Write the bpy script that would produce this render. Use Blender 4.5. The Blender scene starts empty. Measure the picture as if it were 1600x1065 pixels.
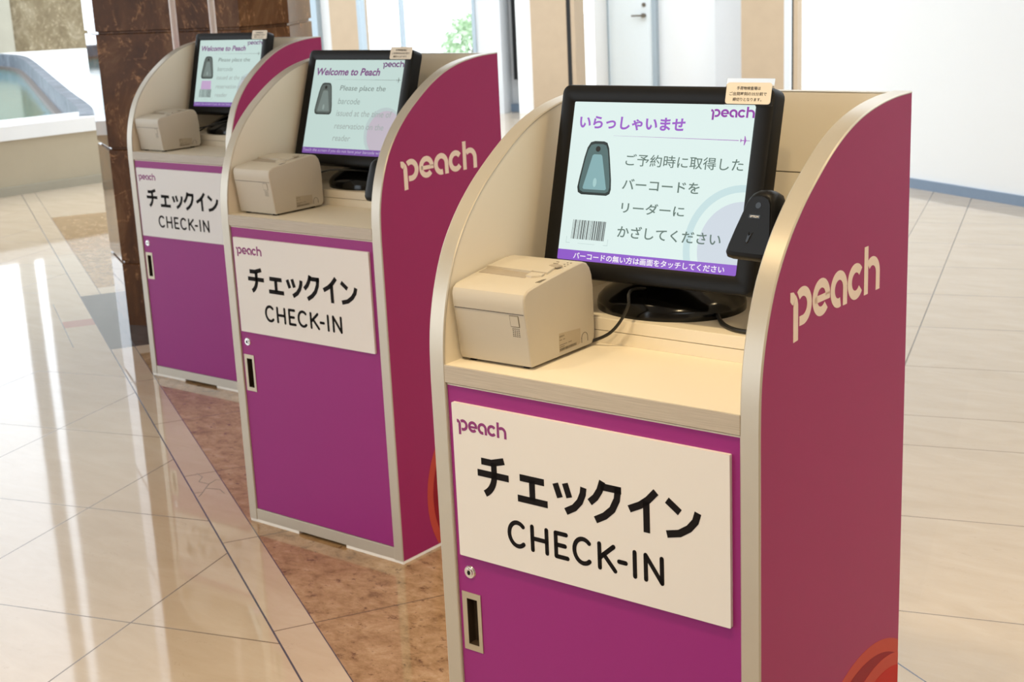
import bpy, bmesh, math, random
from mathutils import Vector, Matrix
random.seed(7)
SC = bpy.context.scene
COL = SC.collection

# ------------------------------------------------------------------ camera
CAM = Vector((1.37558, -1.5265, 1.38362))
YAW, PITCH, ROLL, FPX = 0.6732, -0.2544, -0.0468, 2225.9
fw = Vector((-math.sin(YAW)*math.cos(PITCH), math.cos(YAW)*math.cos(PITCH), math.sin(PITCH)))
rt = Vector((math.cos(YAW), math.sin(YAW), 0)); up = rt.cross(fw)
r2 = rt*math.cos(ROLL) + up*math.sin(ROLL); u2 = -rt*math.sin(ROLL) + up*math.cos(ROLL)
cd = bpy.data.cameras.new('camera'); cam = bpy.data.objects.new('camera', cd); COL.objects.link(cam)
m = Matrix((r2, u2, -fw)).transposed().to_4x4(); m.translation = CAM; cam.matrix_world = m
cd.sensor_fit = 'HORIZONTAL'; cd.sensor_width = 36.0; cd.lens = FPX*36.0/1600; cd.clip_end = 200
cd.dof.use_dof = True; cd.dof.focus_distance = 2.15; cd.dof.aperture_fstop = 13.0
SC.camera = cam

# ------------------------------------------------------------------ light, exposure
EXPO = 0.0
SC.view_settings.view_transform = 'Standard'; SC.view_settings.look = 'None'
SC.view_settings.gamma = 1.0; SC.view_settings.use_curve_mapping = False
SC.view_settings.exposure = EXPO
w = bpy.data.worlds.new('sky'); SC.world = w; w.use_nodes = True
bg = w.node_tree.nodes['Background']; bg.inputs[0].default_value = (0.85, 0.93, 1.0, 1); bg.inputs[1].default_value = 3.4

def lamp(name, loc, aim, power, size, col, kind='AREA'):
    l = bpy.data.lights.new(name, kind); l.energy = power; l.color = col
    if kind == 'AREA': l.shape = 'DISK'; l.size = size
    else: l.shadow_soft_size = size
    o = bpy.data.objects.new(name, l); COL.objects.link(o); o.location = loc
    o.rotation_euler = (Vector(aim) - Vector(loc)).to_track_quat('-Z', 'Y').to_euler()
    return o
WARM = (1.0, 0.765, 0.44)
lamp('ceiling_lamp', (4.4, 0.2, 3.75), (0.5, 0.3, 0.6), 40, 0.5, WARM)
lamp('ceiling_lamp', (1.7, -2.6, 3.75), (0.3, 0.2, 0.8), 9, 0.4, WARM).data.spread = math.radians(75)
lamp('ceiling_lamp', (2.2, 1.4, 3.75), (1.9, 1.3, 0.0), 10, 0.3, WARM).data.spread = math.radians(80)
lamp('ceiling_lamp', (-0.9, -1.3, 3.75), (-0.9, -0.6, 0.0), 8, 0.3, WARM).data.spread = math.radians(75)
lamp('ceiling_lamp', (0.5, -1.0, 3.75), (0.3, 0.1, 0.8), 4.5, 0.25, WARM).data.spread = math.radians(50)

# ------------------------------------------------------------------ node helpers
def lin(c):
    return tuple(((v/255)/12.92 if v/255 <= .04045 else ((v/255+.055)/1.055)**2.4) for v in c)
def rgba(c): return (c[0], c[1], c[2], 1)
class NB:
    def __init__(s, name):
        s.m = bpy.data.materials.new(name); s.m.use_nodes = True; s.nt = s.m.node_tree
        s.b = s.nt.nodes['Principled BSDF']; s.l = s.nt.links
    def node(s, t, **k):
        n = s.nt.nodes.new(t)
        for a, v in k.items(): setattr(n, a, v)
        return n
    def put(s, inp, v):
        if hasattr(v, 'is_linked') or isinstance(v, bpy.types.NodeSocket): s.l.new(v, inp)
        else: inp.default_value = v
    def math(s, op, a, b=0.0, c=None):
        n = s.node('ShaderNodeMath', operation=op); s.put(n.inputs[0], a); s.put(n.inputs[1], b)
        if c is not None: s.put(n.inputs[2], c)
        return n.outputs[0]
    def mix(s, f, a, b):
        n = s.node('ShaderNodeMix', data_type='RGBA'); s.put(n.inputs[0], f)
        s.put(n.inputs[6], rgba(a) if isinstance(a, tuple) else a); s.put(n.inputs[7], rgba(b) if isinstance(b, tuple) else b)
        return n.outputs[2]
    def pos(s):
        return s.node('ShaderNodeNewGeometry').outputs['Position']
    def obj(s): return s.node('ShaderNodeTexCoord').outputs['Object']
    def noise(s, vec, scale, detail=4, rough=.55, dist=0.0):
        n = s.node('ShaderNodeTexNoise'); s.put(n.inputs['Vector'], vec); n.inputs['Scale'].default_value = scale
        n.inputs['Detail'].default_value = detail; n.inputs['Roughness'].default_value = rough; n.inputs['Distortion'].default_value = dist
        return n.outputs[0]
    def mapping(s, vec, scale=(1, 1, 1), rot=(0, 0, 0)):
        n = s.node('ShaderNodeMapping'); s.put(n.inputs[0], vec); n.inputs['Scale'].default_value = scale; n.inputs['Rotation'].default_value = rot
        return n.outputs[0]
    def ramp(s, f, stops):
        n = s.node('ShaderNodeValToRGB'); s.put(n.inputs[0], f); cr = n.color_ramp
        while len(cr.elements) < len(stops): cr.elements.new(.5)
        for e, (p, c) in zip(cr.elements, stops): e.position = p; e.color = rgba(c)
        return n.outputs[0]
    def smooth(s, v, lo, hi):
        n = s.node('ShaderNodeMapRange', interpolation_type='SMOOTHSTEP'); s.put(n.inputs[0], v); n.inputs[1].default_value = lo; n.inputs[2].default_value = hi
        return n.outputs[0]
    def bump(s, h, strength, dist=.001):
        n = s.node('ShaderNodeBump'); n.inputs['Strength'].default_value = strength; n.inputs['Distance'].default_value = dist
        s.put(n.inputs['Height'], h); s.l.new(n.outputs[0], s.b.inputs['Normal'])
    def col(s, c): s.put(s.b.inputs['Base Color'], rgba(c) if isinstance(c, tuple) else c)
def mat(name, c, rough=.5, metal=0.0, var=.04, vscale=30, spec=.5, coat=0, bump=0.0):
    b = NB(name); c = tuple(c)
    n = b.noise(b.obj(), vscale, 3)
    b.col(b.mix(n, tuple(v*(1-var) for v in c), tuple(min(1, v*(1+var)) for v in c)))
    b.b.inputs['Roughness'].default_value = rough; b.b.inputs['Metallic'].default_value = metal
    b.b.inputs['Specular IOR Level'].default_value = spec; b.b.inputs['Coat Weight'].default_value = coat
    if bump: b.bump(b.noise(b.obj(), 900, 2), bump, .0004)
    return b.m
def glow(name, c, rough=.35, k=1.0):
    b = NB(name); c = lin(c); b.col((0.01, 0.01, 0.01)); b.b.inputs['Roughness'].default_value = rough
    b.b.inputs['Specular IOR Level'].default_value = .25
    b.b.inputs['Emission Color'].default_value = rgba(c); b.b.inputs['Emission Strength'].default_value = k*.93/2**EXPO
    return b.m

M = {}
M['door_purple'] = mat('purple laminate', (0.285, 0.018, 0.190), .40, var=.03, vscale=6, spec=.35, bump=.05)
M['fuchsia'] = mat('fuchsia laminate', (0.31, 0.017, 0.108), .42, var=.03, vscale=6, spec=.25, bump=.05)
M['cream'] = mat('cream laminate', (0.78, 0.71, 0.59), .45, var=.02, vscale=8, spec=.4)
M['band'] = mat('champagne edge band', (0.50, 0.46, 0.39), .33, metal=.35, var=.03, vscale=20)
M['plastic'] = mat('warm white plastic', (0.54, 0.488, 0.405), .5, var=.02, bump=.12)
M['plastic_shaded'] = mat('shaded plastic recess', (0.36, 0.31, 0.25), .6)  # darker copy of the plastic, recess shade put into the colour
M['seam'] = mat('dark seam', (0.10, 0.085, 0.07), .7)
M['dots'] = mat('printed grey', (0.14, 0.12, 0.09), .6)
M['sticker'] = mat('silver sticker', (0.45, 0.38, 0.28), .45)
M['black'] = mat('black plastic', (0.005, 0.0045, 0.004), .42, spec=.2, bump=.06)
M['gloss_black'] = mat('glossy black plastic', (0.003, 0.003, 0.003), .14, spec=.35)
M['cable'] = mat('black cable', (0.01, 0.01, 0.01), .45)
M['white'] = mat('white foam board', (0.75, 0.728, 0.712), .5, var=.01)
M['ink'] = mat('black ink', (0.007, 0.005, 0.005), .7, spec=.15)
M['ink_purple'] = mat('magenta ink', (0.24, 0.022, 0.17), .5)
M['lettering'] = mat('ivory vinyl', (0.80, 0.66, 0.54), .45)
M['salmon'] = mat('salmon vinyl', (0.48, 0.062, 0.042), .5, spec=.2)
M['crimson'] = mat('crimson vinyl', (0.25, 0.007, 0.018), .5, spec=.2)
M['red'] = mat('red vinyl', (0.46, 0.008, 0.007), .5, spec=.2)
M['chrome'] = mat('polished chrome', (0.80, 0.80, 0.80), .12, metal=1.0)
M['handle'] = mat('satin champagne metal', (0.50, 0.44, 0.33), .38, metal=.7)
M['hollow'] = mat('dark handle cup', (0.035, 0.022, 0.012), .55)
M['pad'] = mat('white pad', (0.85, 0.83, 0.78), .5)
M['card'] = mat('cream card', (0.78, 0.70, 0.58), .45)
M['pole'] = mat('pinkish white paint', (0.66, 0.58, 0.54), .45)
M['wall_white'] = mat('white paint', (0.86, 0.87, 0.87), .7, var=.01, vscale=2)
M['beige_stone'] = mat('beige stone', (0.44, 0.33, 0.22), .5, var=.06, vscale=9)
M['frame_blue'] = mat('blue grey metal', (0.36, 0.43, 0.48), .4, metal=.2)
M['grey_wall'] = mat('light grey panel', (0.62, 0.64, 0.66), .5, var=.02)
M['base_blue'] = mat('blue grey skirting', (0.20, 0.27, 0.37), .4)
M['slit'] = mat('dark gap', (0.01, 0.01, 0.01), .8)
M['door_blue'] = mat('pale blue door', (0.80, 0.87, 0.90), .45, var=.01)
M['ceiling'] = mat('ceiling paint', (0.80, 0.79, 0.77), .8)
M['coping'] = mat('white stone coping', (0.82, 0.83, 0.84), .25, var=.03, vscale=6)
M['platform'] = mat('pale platform paving', (0.92, 0.92, 0.90), .4, var=.02, vscale=3)
M['ground'] = mat('pale paving', (0.75, 0.76, 0.74), .7, var=.06, vscale=1)
M['leaf'] = mat('leaf green', (0.42, 0.56, 0.36), .55, var=.3, vscale=3)
M['trunk'] = mat('bark', (0.25, 0.2, 0.16), .8)
# shelf edge with fine grain
b = NB('grained shelf edge'); n = b.noise(b.mapping(b.obj(), (6, 60, 420)), 3, 4)
b.col(b.ramp(n, [(.3, (0.40, 0.35, 0.29)), (.7, (0.54, 0.48, 0.41))])); b.b.inputs['Roughness'].default_value = .42; b.bump(n, .25, .0006); M['grain'] = b.m
# glass
b = NB('window glass'); b.col((1, 1, 1)); b.b.inputs['Transmission Weight'].default_value = 1; b.b.inputs['Roughness'].default_value = 0.0; b.b.inputs['IOR'].default_value = 1.02; M['glass'] = b.m
b = NB('clear acrylic'); b.col((1, 1, 1)); b.b.inputs['Transmission Weight'].default_value = 1; b.b.inputs['Roughness'].default_value = 0.02; b.b.inputs['IOR'].default_value = 1.3; M['acrylic'] = b.m
# water
b = NB('teal water'); n = b.noise(b.pos(), 1.2, 3)
b.col(b.mix(n, (0.03, 0.12, 0.11), (0.07, 0.20, 0.18))); b.b.inputs['Specular IOR Level'].default_value = .25; b.b.inputs['Roughness'].default_value = .06; b.bump(b.noise(b.mapping(b.pos(), (1, 4, 1)), 2.5, 3), .15, .02); M['water'] = b.m
# granite
b = NB('grey granite'); n = b.noise(b.pos(), 5, 6, .7, .6)
b.col(b.ramp(n, [(.25, (0.03, 0.035, 0.045)), (.5, (0.08, 0.095, 0.12)), (.75, (0.22, 0.24, 0.27))])); b.b.inputs['Roughness'].default_value = .5; M['granite'] = b.m
# brown marble of the pillar, with one groove every 0.47 m
def brown_marble(name, dark, midc, light, gloss=.08, spec=.5):
    b = NB(name); p = b.pos()
    n1 = b.noise(b.mapping(p, (1, 1, .55)), 5.0, 8, .68, .8); n2 = b.noise(p, 26, 5, .7, .3)
    n3 = b.noise(b.mapping(p, (1.3, 1.3, .7), (0.3, .5, 0)), 3.2, 5, .6, 2.2)
    vein = b.math('SUBTRACT', 1.0, b.smooth(b.math('ABSOLUTE', b.math('SUBTRACT', n3, .5)), 0.0, .028))
    c = b.ramp(n1, [(.30, dark), (.52, midc), (.72, light)])
    c = b.mix(b.math('MULTIPLY', vein, b.smooth(n2, .42, .7)), c, tuple(min(1, v*1.9) for v in light))
    c = b.mix(b.math('MULTIPLY', b.smooth(n2, .62, .75), .5), c, tuple(min(1, v*1.5) for v in light))
    b.col(c); b.b.inputs['Roughness'].default_value = gloss; b.b.inputs['Specular IOR Level'].default_value = spec
    return b.m
M['pillar'] = brown_marble('brown pillar marble', (0.048, 0.018, 0.006), (0.105, 0.042, 0.013), (0.20, 0.10, 0.042), spec=.1)
M['pillar_side'] = brown_marble('polished pillar side', (0.048, 0.018, 0.006), (0.105, 0.042, 0.013), (0.20, 0.10, 0.042), gloss=.03, spec=.8)
M['stone_wall'] = brown_marble('mottled tan stone', (0.11, 0.075, 0.035), (0.17, 0.125, 0.065), (0.28, 0.23, 0.15), gloss=.4)
M['stone_pale'] = mat('pale stone', (0.34, 0.31, 0.24), .5, var=.1, vscale=4)
M['wall_upper_added'] = mat('pale added upper wall', (0.42, 0.405, 0.375), .6, var=.05, vscale=2)
M['parapet'] = mat('beige basin stone', (0.42, 0.36, 0.26), .4, var=.06, vscale=5)
M['ledge'] = mat('brown basin ledge', (0.09, 0.065, 0.05), .5)

# ------------------------------------------------------------------ geometry helpers
def tag(o, label=None, cat=None, group=None, kind=None):
    if label: o['label'] = label
    if cat: o['category'] = cat
    if group: o['group'] = group
    if kind: o['kind'] = kind
    return o
def thing(name, label, cat, loc=(0, 0, 0), rz=0.0, group=None):
    o = bpy.data.objects.new(name, None); COL.objects.link(o); o.location = loc; o.rotation_euler = (0, 0, rz)
    o.empty_display_size = .05
    return tag(o, label, cat, group)
def obj(name, bm, mats, parent=None, smooth=None):
    bmesh.ops.recalc_face_normals(bm, faces=bm.faces[:]) if smooth != 'flat' else None
    me = bpy.data.meshes.new(name); bm.to_mesh(me); bm.free()
    for mm in (mats if isinstance(mats, (list, tuple)) else [mats]): me.materials.append(M[mm])
    o = bpy.data.objects.new(name, me); COL.objects.link(o)
    if parent: o.parent = parent
    if smooth is True or isinstance(smooth, float):
        for p in me.polygons: p.use_smooth = True
        ang = smooth if isinstance(smooth, float) else .6
        try: me.set_sharp_from_angle(angle=ang)
        except Exception: pass
    return o
def structure(name, bm, mats, parent=None, smooth=None):
    return tag(obj(name, bm, mats, parent, smooth), kind='structure')
def box(bm, x0, x1, y0, y1, z0, z1, bevel=0.0, mi=0, seg=2):
    r = bmesh.ops.create_cube(bm, size=1.0)
    vs = r['verts']
    for v in vs: v.co = Vector(((x0+x1)/2+v.co.x*(x1-x0), (y0+y1)/2+v.co.y*(y1-y0), (z0+z1)/2+v.co.z*(z1-z0)))
    fs = set(f for v in vs for f in v.link_faces)
    for f in fs: f.material_index = mi
    if bevel:
        es = set(e for v in vs for e in v.link_edges)
        bmesh.ops.bevel(bm, geom=list(es), offset=bevel, segments=seg, affect='EDGES', profile=.5, material=mi)
    return bm
def newbox(*a, **k): return box(bmesh.new(), *a, **k)
def loft(bm, rings, cap0=True, cap1=True, mi=0, closed=True):
    vr = [[bm.verts.new(p) for p in r] for r in rings]
    n = len(vr[0])
    for a, c in zip(vr, vr[1:]):
        for i in range(n if closed else n-1):
            j = (i+1) % n
            f = bm.faces.new((a[i], a[j], c[j], c[i])); f.material_index = mi
    if cap0: bm.faces.new(vr[0]).material_index = mi
    if cap1: bm.faces.new(list(reversed(vr[-1]))).material_index = mi
    return vr
def tube(bm, pts, r, n=8):
    pts = [Vector(p) for p in pts]; rings = []
    # catmull-rom
    P = [pts[0]*2-pts[1]] + pts + [pts[-1]*2-pts[-2]]; q = []
    for i in range(1, len(P)-2):
        for t in (0, .2, .4, .6, .8):
            a, b_, c, d = P[i-1], P[i], P[i+1], P[i+2]
            q.append(.5*((2*b_)+(c-a)*t+(2*a-5*b_+4*c-d)*t*t+(3*b_-a-3*c+d)*t**3))
    q.append(pts[-1])
    ref = Vector((0, 0, 1))
    for i, p in enumerate(q):
        d = (q[min(i+1, len(q)-1)]-q[max(i-1, 0)]).normalized()
        s_ = d.cross(ref); s_ = s_.normalized() if s_.length > .05 else Vector((1, 0, 0)); t_ = s_.cross(d)
        rings.append([p + s_*r*math.cos(2*math.pi*k/n) + t_*r*math.sin(2*math.pi*k/n) for k in range(n)])
    loft(bm, rings); return bm
def cyl(bm, c, axis, r0, r1, h, n=24, mi=0):
    axis = Vector(axis).normalized(); s_ = axis.orthogonal().normalized(); t_ = axis.cross(s_); c = Vector(c)
    loft(bm, [[c + axis*z + s_*r*math.cos(2*math.pi*k/n) + t_*r*math.sin(2*math.pi*k/n) for k in range(n)] for r, z in ((r0, 0), (r1, h))], mi=mi)
    return bm
def crom(pts, n=4):
    P = [Vector(p) for p in pts]; P = [P[0]*2-P[1]] + P + [P[-1]*2-P[-2]]; q = []
    for i in range(1, len(P)-2):
        for k in range(n):
            t = k/n; a, b_, c, d = P[i-1], P[i], P[i+1], P[i+2]
            q.append(.5*((2*b_)+(c-a)*t+(2*a-5*b_+4*c-d)*t*t+(3*b_-a-3*c+d)*t**3))
    q.append(P[-2]); return [(v.x, v.y) for v in q]
class Frame:   # a plane in the local space of a thing
    def __init__(s, o, ex, ez, k=1.0): s.k = k; s.o = Vector(o); s.ex = Vector(ex).normalized(); s.ez = Vector(ez).normalized(); s.n = s.ex.cross(s.ez)
    def p(s, u, v, d=0.0): return s.o + s.ex*(u*s.k) + s.ez*(v*s.k) + s.n*d
def poly(bm, fr, pts, d0, d1, mi=0):
    """2D polygon raised from d0 to d1 above the frame's plane"""
    a = [bm.verts.new(fr.p(u, v, d1)) for u, v in pts]
    f = bm.faces.new(a); f.material_index = mi
    if d1 - d0 > 1e-6:
        c = [bm.verts.new(fr.p(u, v, d0)) for u, v in pts]; n = len(a)
        for i in range(n): bm.faces.new((a[i], c[i], c[(i+1) % n], a[(i+1) % n])).material_index = mi
def stroke(bm, fr, pts, wd, d0, d1, caps='butt'):
    P = [Vector(p) for p in pts]; L = []; R = []
    for i, p in enumerate(P):
        a = (P[i]-P[i-1]).normalized() if i > 0 else None
        c = (P[i+1]-P[i]).normalized() if i < len(P)-1 else None
        if a is None: a = c
        if c is None: c = a
        t = (a+c).normalized(); n = Vector((-t.y, t.x)); k = 1/max(.4, n.dot(Vector((-a.y, a.x))))
        L.append(p+n*wd/2*k); R.append(p-n*wd/2*k)
    for i in range(len(P)-1): poly(bm, fr, [L[i], R[i], R[i+1], L[i+1]], d0, d1)
    if caps == 'round':
        for e in (P[0], P[-1]): poly(bm, fr, circ(e.x, e.y, wd/2, 14), d0, d1)
def circ(x, y, r, n=32): return [(x+r*math.cos(2*math.pi*k/n), y+r*math.sin(2*math.pi*k/n)) for k in range(n)]
def arc(x, y, r, a0, a1, n=20): return [(x+r*math.cos(math.radians(a0+(a1-a0)*k/n)), y+r*math.sin(math.radians(a0+(a1-a0)*k/n))) for k in range(n+1)]
def rrect(x0, x1, z0, z1, r, n=5):
    o = []
    for cx, cz, a in ((x1-r, z1-r, 0), (x0+r, z1-r, 90), (x0+r, z0+r, 180), (x1-r, z0+r, 270)):
        o += arc(cx, cz, r, a, a+90, n)
    return o
def clip(pts, umin, umax, vmin, vmax):
    for ax, lim, sg in ((0, umin, 1), (0, umax, -1), (1, vmin, 1), (1, vmax, -1)):
        out = []
        for i in range(len(pts)):
            a, c = pts[i-1], pts[i]; ia = (a[ax]-lim)*sg >= 0; ic = (c[ax]-lim)*sg >= 0
            if ia != ic:
                t = (lim-a[ax])/(c[ax]-a[ax]); q = [a[0]+(c[0]-a[0])*t, a[1]+(c[1]-a[1])*t]; q[ax] = lim; out.append(tuple(q))
            if ic: out.append(c)
        pts = out
    return pts
_tc = {}
def text(bm, fr, body, x0, x1, z0, z1, d, bold=0.0, shear=0.0):
    """flat printed lettering fitted into the rectangle x0..x1, z0..z1 of a frame"""
    key = (body, bold, shear)
    if key not in _tc:
        cu = bpy.data.curves.new('t', 'FONT'); cu.body = body; cu.offset = bold; cu.shear = shear; cu.resolution_u = 4
        cu.align_x = 'CENTER'
        o = bpy.data.objects.new('t', cu); COL.objects.link(o)
        dg = bpy.context.evaluated_depsgraph_get(); dg.update(); me = bpy.data.meshes.new_from_object(o.evaluated_get(dg))
        _tc[key] = ([v.co.copy() for v in me.vertices], [tuple(p.vertices) for p in me.polygons])
        bpy.data.objects.remove(o); bpy.data.curves.remove(cu); bpy.data.meshes.remove(me)
    V, F = _tc[key]
    if not V: return
    ax, bx = min(v.x for v in V), max(v.x for v in V); ay, by = min(v.y for v in V), max(v.y for v in V)
    vs = [bm.verts.new(fr.p(x0+(v.x-ax)/(bx-ax)*(x1-x0), z0+(v.y-ay)/(by-ay)*(z1-z0), d)) for v in V]
    for f in F:
        try: bm.faces.new([vs[i] for i in f])
        except ValueError: pass
def logo(bm, fr, x, z, w_, h_, d0, d1):
    """the rounded word mark in a box w_ wide, baseline z, h_ from baseline to the ascender"""
    class F2:
        n = fr.n
        def p(s, u, v, d=0.0): return fr.p(x+(u-.081)/.273*w_, z+(v-.920)/.068*h_, d)
    f = F2(); t = .0128; r = .0256-t/2; zc = .9455
    # p : stem with pointed top, bowl, leaf
    poly(bm, f, [(.0895, .901), (.1025, .902), (.1025, .950), (.1005, .957), (.0965, .9625), (.0925, .956), (.0895, .948)], d0, d1)
    stroke(bm, f, arc(.1155, zc, r, 128, -90, 22) + [(.1065, zc-r)], t, d0, d1)
    poly(bm, f, [(.081, .969), (.090, .968), (.0955, .9625), (.0925, .957), (.0885, .951), (.0845, .9535), (.081, .957)], d0, d1)
    # e
    stroke(bm, f, arc(.1695, zc, r, 0, 318, 30), t, d0, d1)
    poly(bm, f, [(.150, .9395), (.1945, .9395), (.195, .949), (.150, .949)], d0, d1)
    # a
    stroke(bm, f, arc(.2225, zc, r, 0, 285, 28), t, d0, d1)
    poly(bm, f, [(.2353, .920), (.2481, .920), (.2481, zc), (.2353, zc)], d0, d1)
    # c
    stroke(bm, f, arc(.2755, zc, r, 38, 322, 28), t, d0, d1)
    # h
    poly(bm, f, [(.3028, .920), (.3152, .920), (.3152, .9885), (.3028, .9885)], d0, d1)
    stroke(bm, f, arc(.3290, zc, r, 132, 0, 16) + [(.3290+r, .920)], t, d0, d1)

# ------------------------------------------------------------------ floor
Lx, Ly = -.8687, .4953                       # direction of the border line
def floor_material():
    b = NB('polished stone floor'); p = b.pos()
    sx = b.node('ShaderNodeSeparateXYZ'); b.put(sx.inputs[0], p); X, Y = sx.outputs[0], sx.outputs[1]
    def lc(a, c): return b.math('ADD', b.math('MULTIPLY', X, a), b.math('MULTIPLY', Y, c))
    s, tau, gu, gv = lc(.4953, .8687), lc(-.8687, .4953), lc(.956, .294), lc(-.294, .956)
    gt = lambda v, k: b.math('GREATER_THAN', v, k); lt = lambda v, k: b.math('LESS_THAN', v, k)
    AND = lambda *a: a[0] if len(a) == 1 else b.math('MULTIPLY', a[0], AND(*a[1:]))
    OR = lambda a, c: b.math('MAXIMUM', a, c); NOT = lambda a: b.math('SUBTRACT', 1.0, a)
    rng = lambda v, lo, hi: AND(gt(v, lo), lt(v, hi))
    def per(v, off, T, hw):
        fr = b.math('FRACT', b.math('ADD', b.math('DIVIDE', b.math('SUBTRACT', v, off), T), .5))
        return lt(b.math('MULTIPLY', b.math('ABSOLUTE', b.math('SUBTRACT', fr, .5)), T), hw)
    at = lambda v, k, hw: lt(b.math('ABSOLUTE', b.math('SUBTRACT', v, k)), hw)
    left, right, band = lt(s, -.0935), gt(s, 1.012), rng(s, 0.0, .92)
    strip = rng(s, -.0935, 0.0)
    hw = .0019
    lines = AND(left, OR(per(gu, -1.045, .555, hw), per(gv, .566, .586, hw)))
    lines = AND(lines, NOT(rng(tau, 3.55, 5.0)))
    rrow = OR(AND(lt(gv, 2.335), per(gv, 1.077, .558, hw)), AND(gt(gv, 2.335), per(gv, 2.477, .5567, hw)))
    rcol = OR(AND(gt(gv, 3.03), per(gu, .392, .57, hw*1.3)), AND(gt(gv, 4.9), at(gu, .165, hw)))
    lines = OR(lines, AND(right, OR(rrow, rcol)))
    lines = OR(lines, AND(OR(strip, AND(band, lt(tau, 3.5))), per(tau, .931, .565, hw)))
    lines = OR(lines, AND(at(s, -.225, hw*1.3), rng(tau, 3.85, 4.75)))
    metal = OR(at(s, -.0935, .0022), OR(at(s, 0.0, .0013), OR(at(s, 1.012, .0018), at(s, .92, .0013))))
    # stones
    wn = b.node('ShaderNodeTexWhiteNoise'); cv = b.node('ShaderNodeCombineXYZ')
    b.put(cv.inputs[0], b.math('FLOOR', b.math('DIVIDE', b.math('ADD', gu, 1.045), .555))); b.put(cv.inputs[1], b.math('FLOOR', b.math('DIVIDE', b.math('SUBTRACT', gv, .566), .5567)))
    b.put(wn.inputs[0], cv.outputs[0])
    n1 = b.noise(b.mapping(p, (1, 3.2, 1), (0, 0, -.3)), 3.5, 7, .65, .6); n2 = b.noise(b.mapping(p, (1, 5, 1), (0, 0, -.25)), 9, 6, .7, 1.0)
    n3 = b.noise(b.mapping(p, (.8, 2.0, 1), (0, 0, -.3)), 1.7, 6, .7, 1.6)
    beige = b.ramp(n1, [(.28, (0.48, 0.375, 0.26)), (.55, (0.525, 0.42, 0.305)), (.78, (0.56, 0.46, 0.345))])
    vein = AND(NOT(b.smooth(b.math('ABSOLUTE', b.math('SUBTRACT', n3, .5)), 0, .006)), b.smooth(n2, .5, .62))
    beige = b.mix(b.math('MULTIPLY', vein, .38), beige, (0.34, 0.25, 0.17))
    beige = b.mix(b.math('MULTIPLY', wn.outputs[0], .22), beige, (0.445, 0.35, 0.25))
    m1 = b.noise(b.mapping(p, (1, 1.45, 1), (0, 0, .5)), 13, 8, .78, .25); m2 = b.noise(b.mapping(p, (1, 1.4, 1), (0, 0, .5)), 30, 7, .75, .2); m3 = b.noise(p, 3.2, 3)
    brown = b.ramp(m1, [(.30, (0.10, 0.055, 0.022)), (.42, (0.28, 0.172, 0.080)), (.56, (0.39, 0.25, 0.130)), (.74, (0.53, 0.38, 0.24))])
    brown = b.mix(b.math('MULTIPLY', b.smooth(m2, .60, .74), .55), brown, (0.55, 0.40, 0.28))
    brown = b.mix(b.math('MULTIPLY', b.smooth(m2, .44, .34), .8), brown, (0.07, 0.032, 0.014))
    dark = b.ramp(m1, [(.3, (0.035, 0.028, 0.025)), (.7, (0.13, 0.105, 0.095))])
    c = b.mix(AND(band, OR(lt(tau, 3.6), rng(tau, 5.0, 7.44))), beige, brown)
    c = b.mix(AND(rng(s, -.0935, .95), rng(tau, 3.73, 4.85)), c, dark)
    c = b.mix(AND(rng(s, -.225, -.0935), rng(tau, 4.215, 4.347)), c, (0.42, 0.21, 0.16))
    c = b.mix(b.math('MULTIPLY', lines, .92), c, (0.11, 0.075, 0.045))
    c = b.mix(metal, c, (0.10, 0.105, 0.13))
    b.col(c)
    b.put(b.b.inputs['Metallic'], b.math('MULTIPLY', metal, .5))
    rg = b.math('ADD', b.math('MULTIPLY', b.noise(p, 2.5, 3), .04), .025)
    b.put(b.b.inputs['Roughness'], b.math('ADD', rg, b.math('MULTIPLY', OR(lines, metal), .2)))
    b.b.inputs['Specular IOR Level'].default_value = .6
    b.bump(b.math('ADD', b.math('MULTIPLY', b.noise(p, 1.1, 2), 1.0), b.math('MULTIPLY', lines, -.25)), .10, .006)
    M['floor'] = b.m
floor_material()
def quad(bm, pts, mi=0): bm.faces.new([bm.verts.new(p) for p in pts]).material_index = mi
g1 = Vector((.956, .294, 0)); g2 = Vector((-.294, .956, 0))
def G(a, n, z=0.0): return g1*a + g2*n + Vector((0, 0, z))
bm = bmesh.new(); quad(bm, [(-26, -12, 0), (9, -12, 0), (9, 20, 0), (-26, 20, 0)])
floor = structure('floor', bm, 'floor')
# hairline cracks and a chip in the border strip
FL = Frame((0, 0, 0), (1, 0, 0), (0, 1, 0))
bm = bmesh.new()
def ST(tau, s): return (tau*Lx + s*.4953, tau*Ly + s*.8687)
for pts in ([(2.07, -.055), (2.03, -.045), (1.995, -.062), (1.96, -.04), (1.93, -.055), (1.90, -.068), (1.87, -.085)],
            [(1.96, -.04), (1.985, -.015), (1.975, .0)], [(1.93, -.055), (1.90, -.02), (1.86, -.015)], [(1.90, -.068), (1.905, -.09)]):
    stroke(bm, FL, [ST(*q) for q in pts], .0020, 0, .0004)
o = obj('crack', bm, 'dots', floor)
# outside ground
bm = bmesh.new(); quad(bm, [G(-16, 12.75, -.02+.03), G(4, 12.75, .01), G(4, 40, .01), G(-16, 40, .01)])
structure('ground', bm, 'ground')

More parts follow.
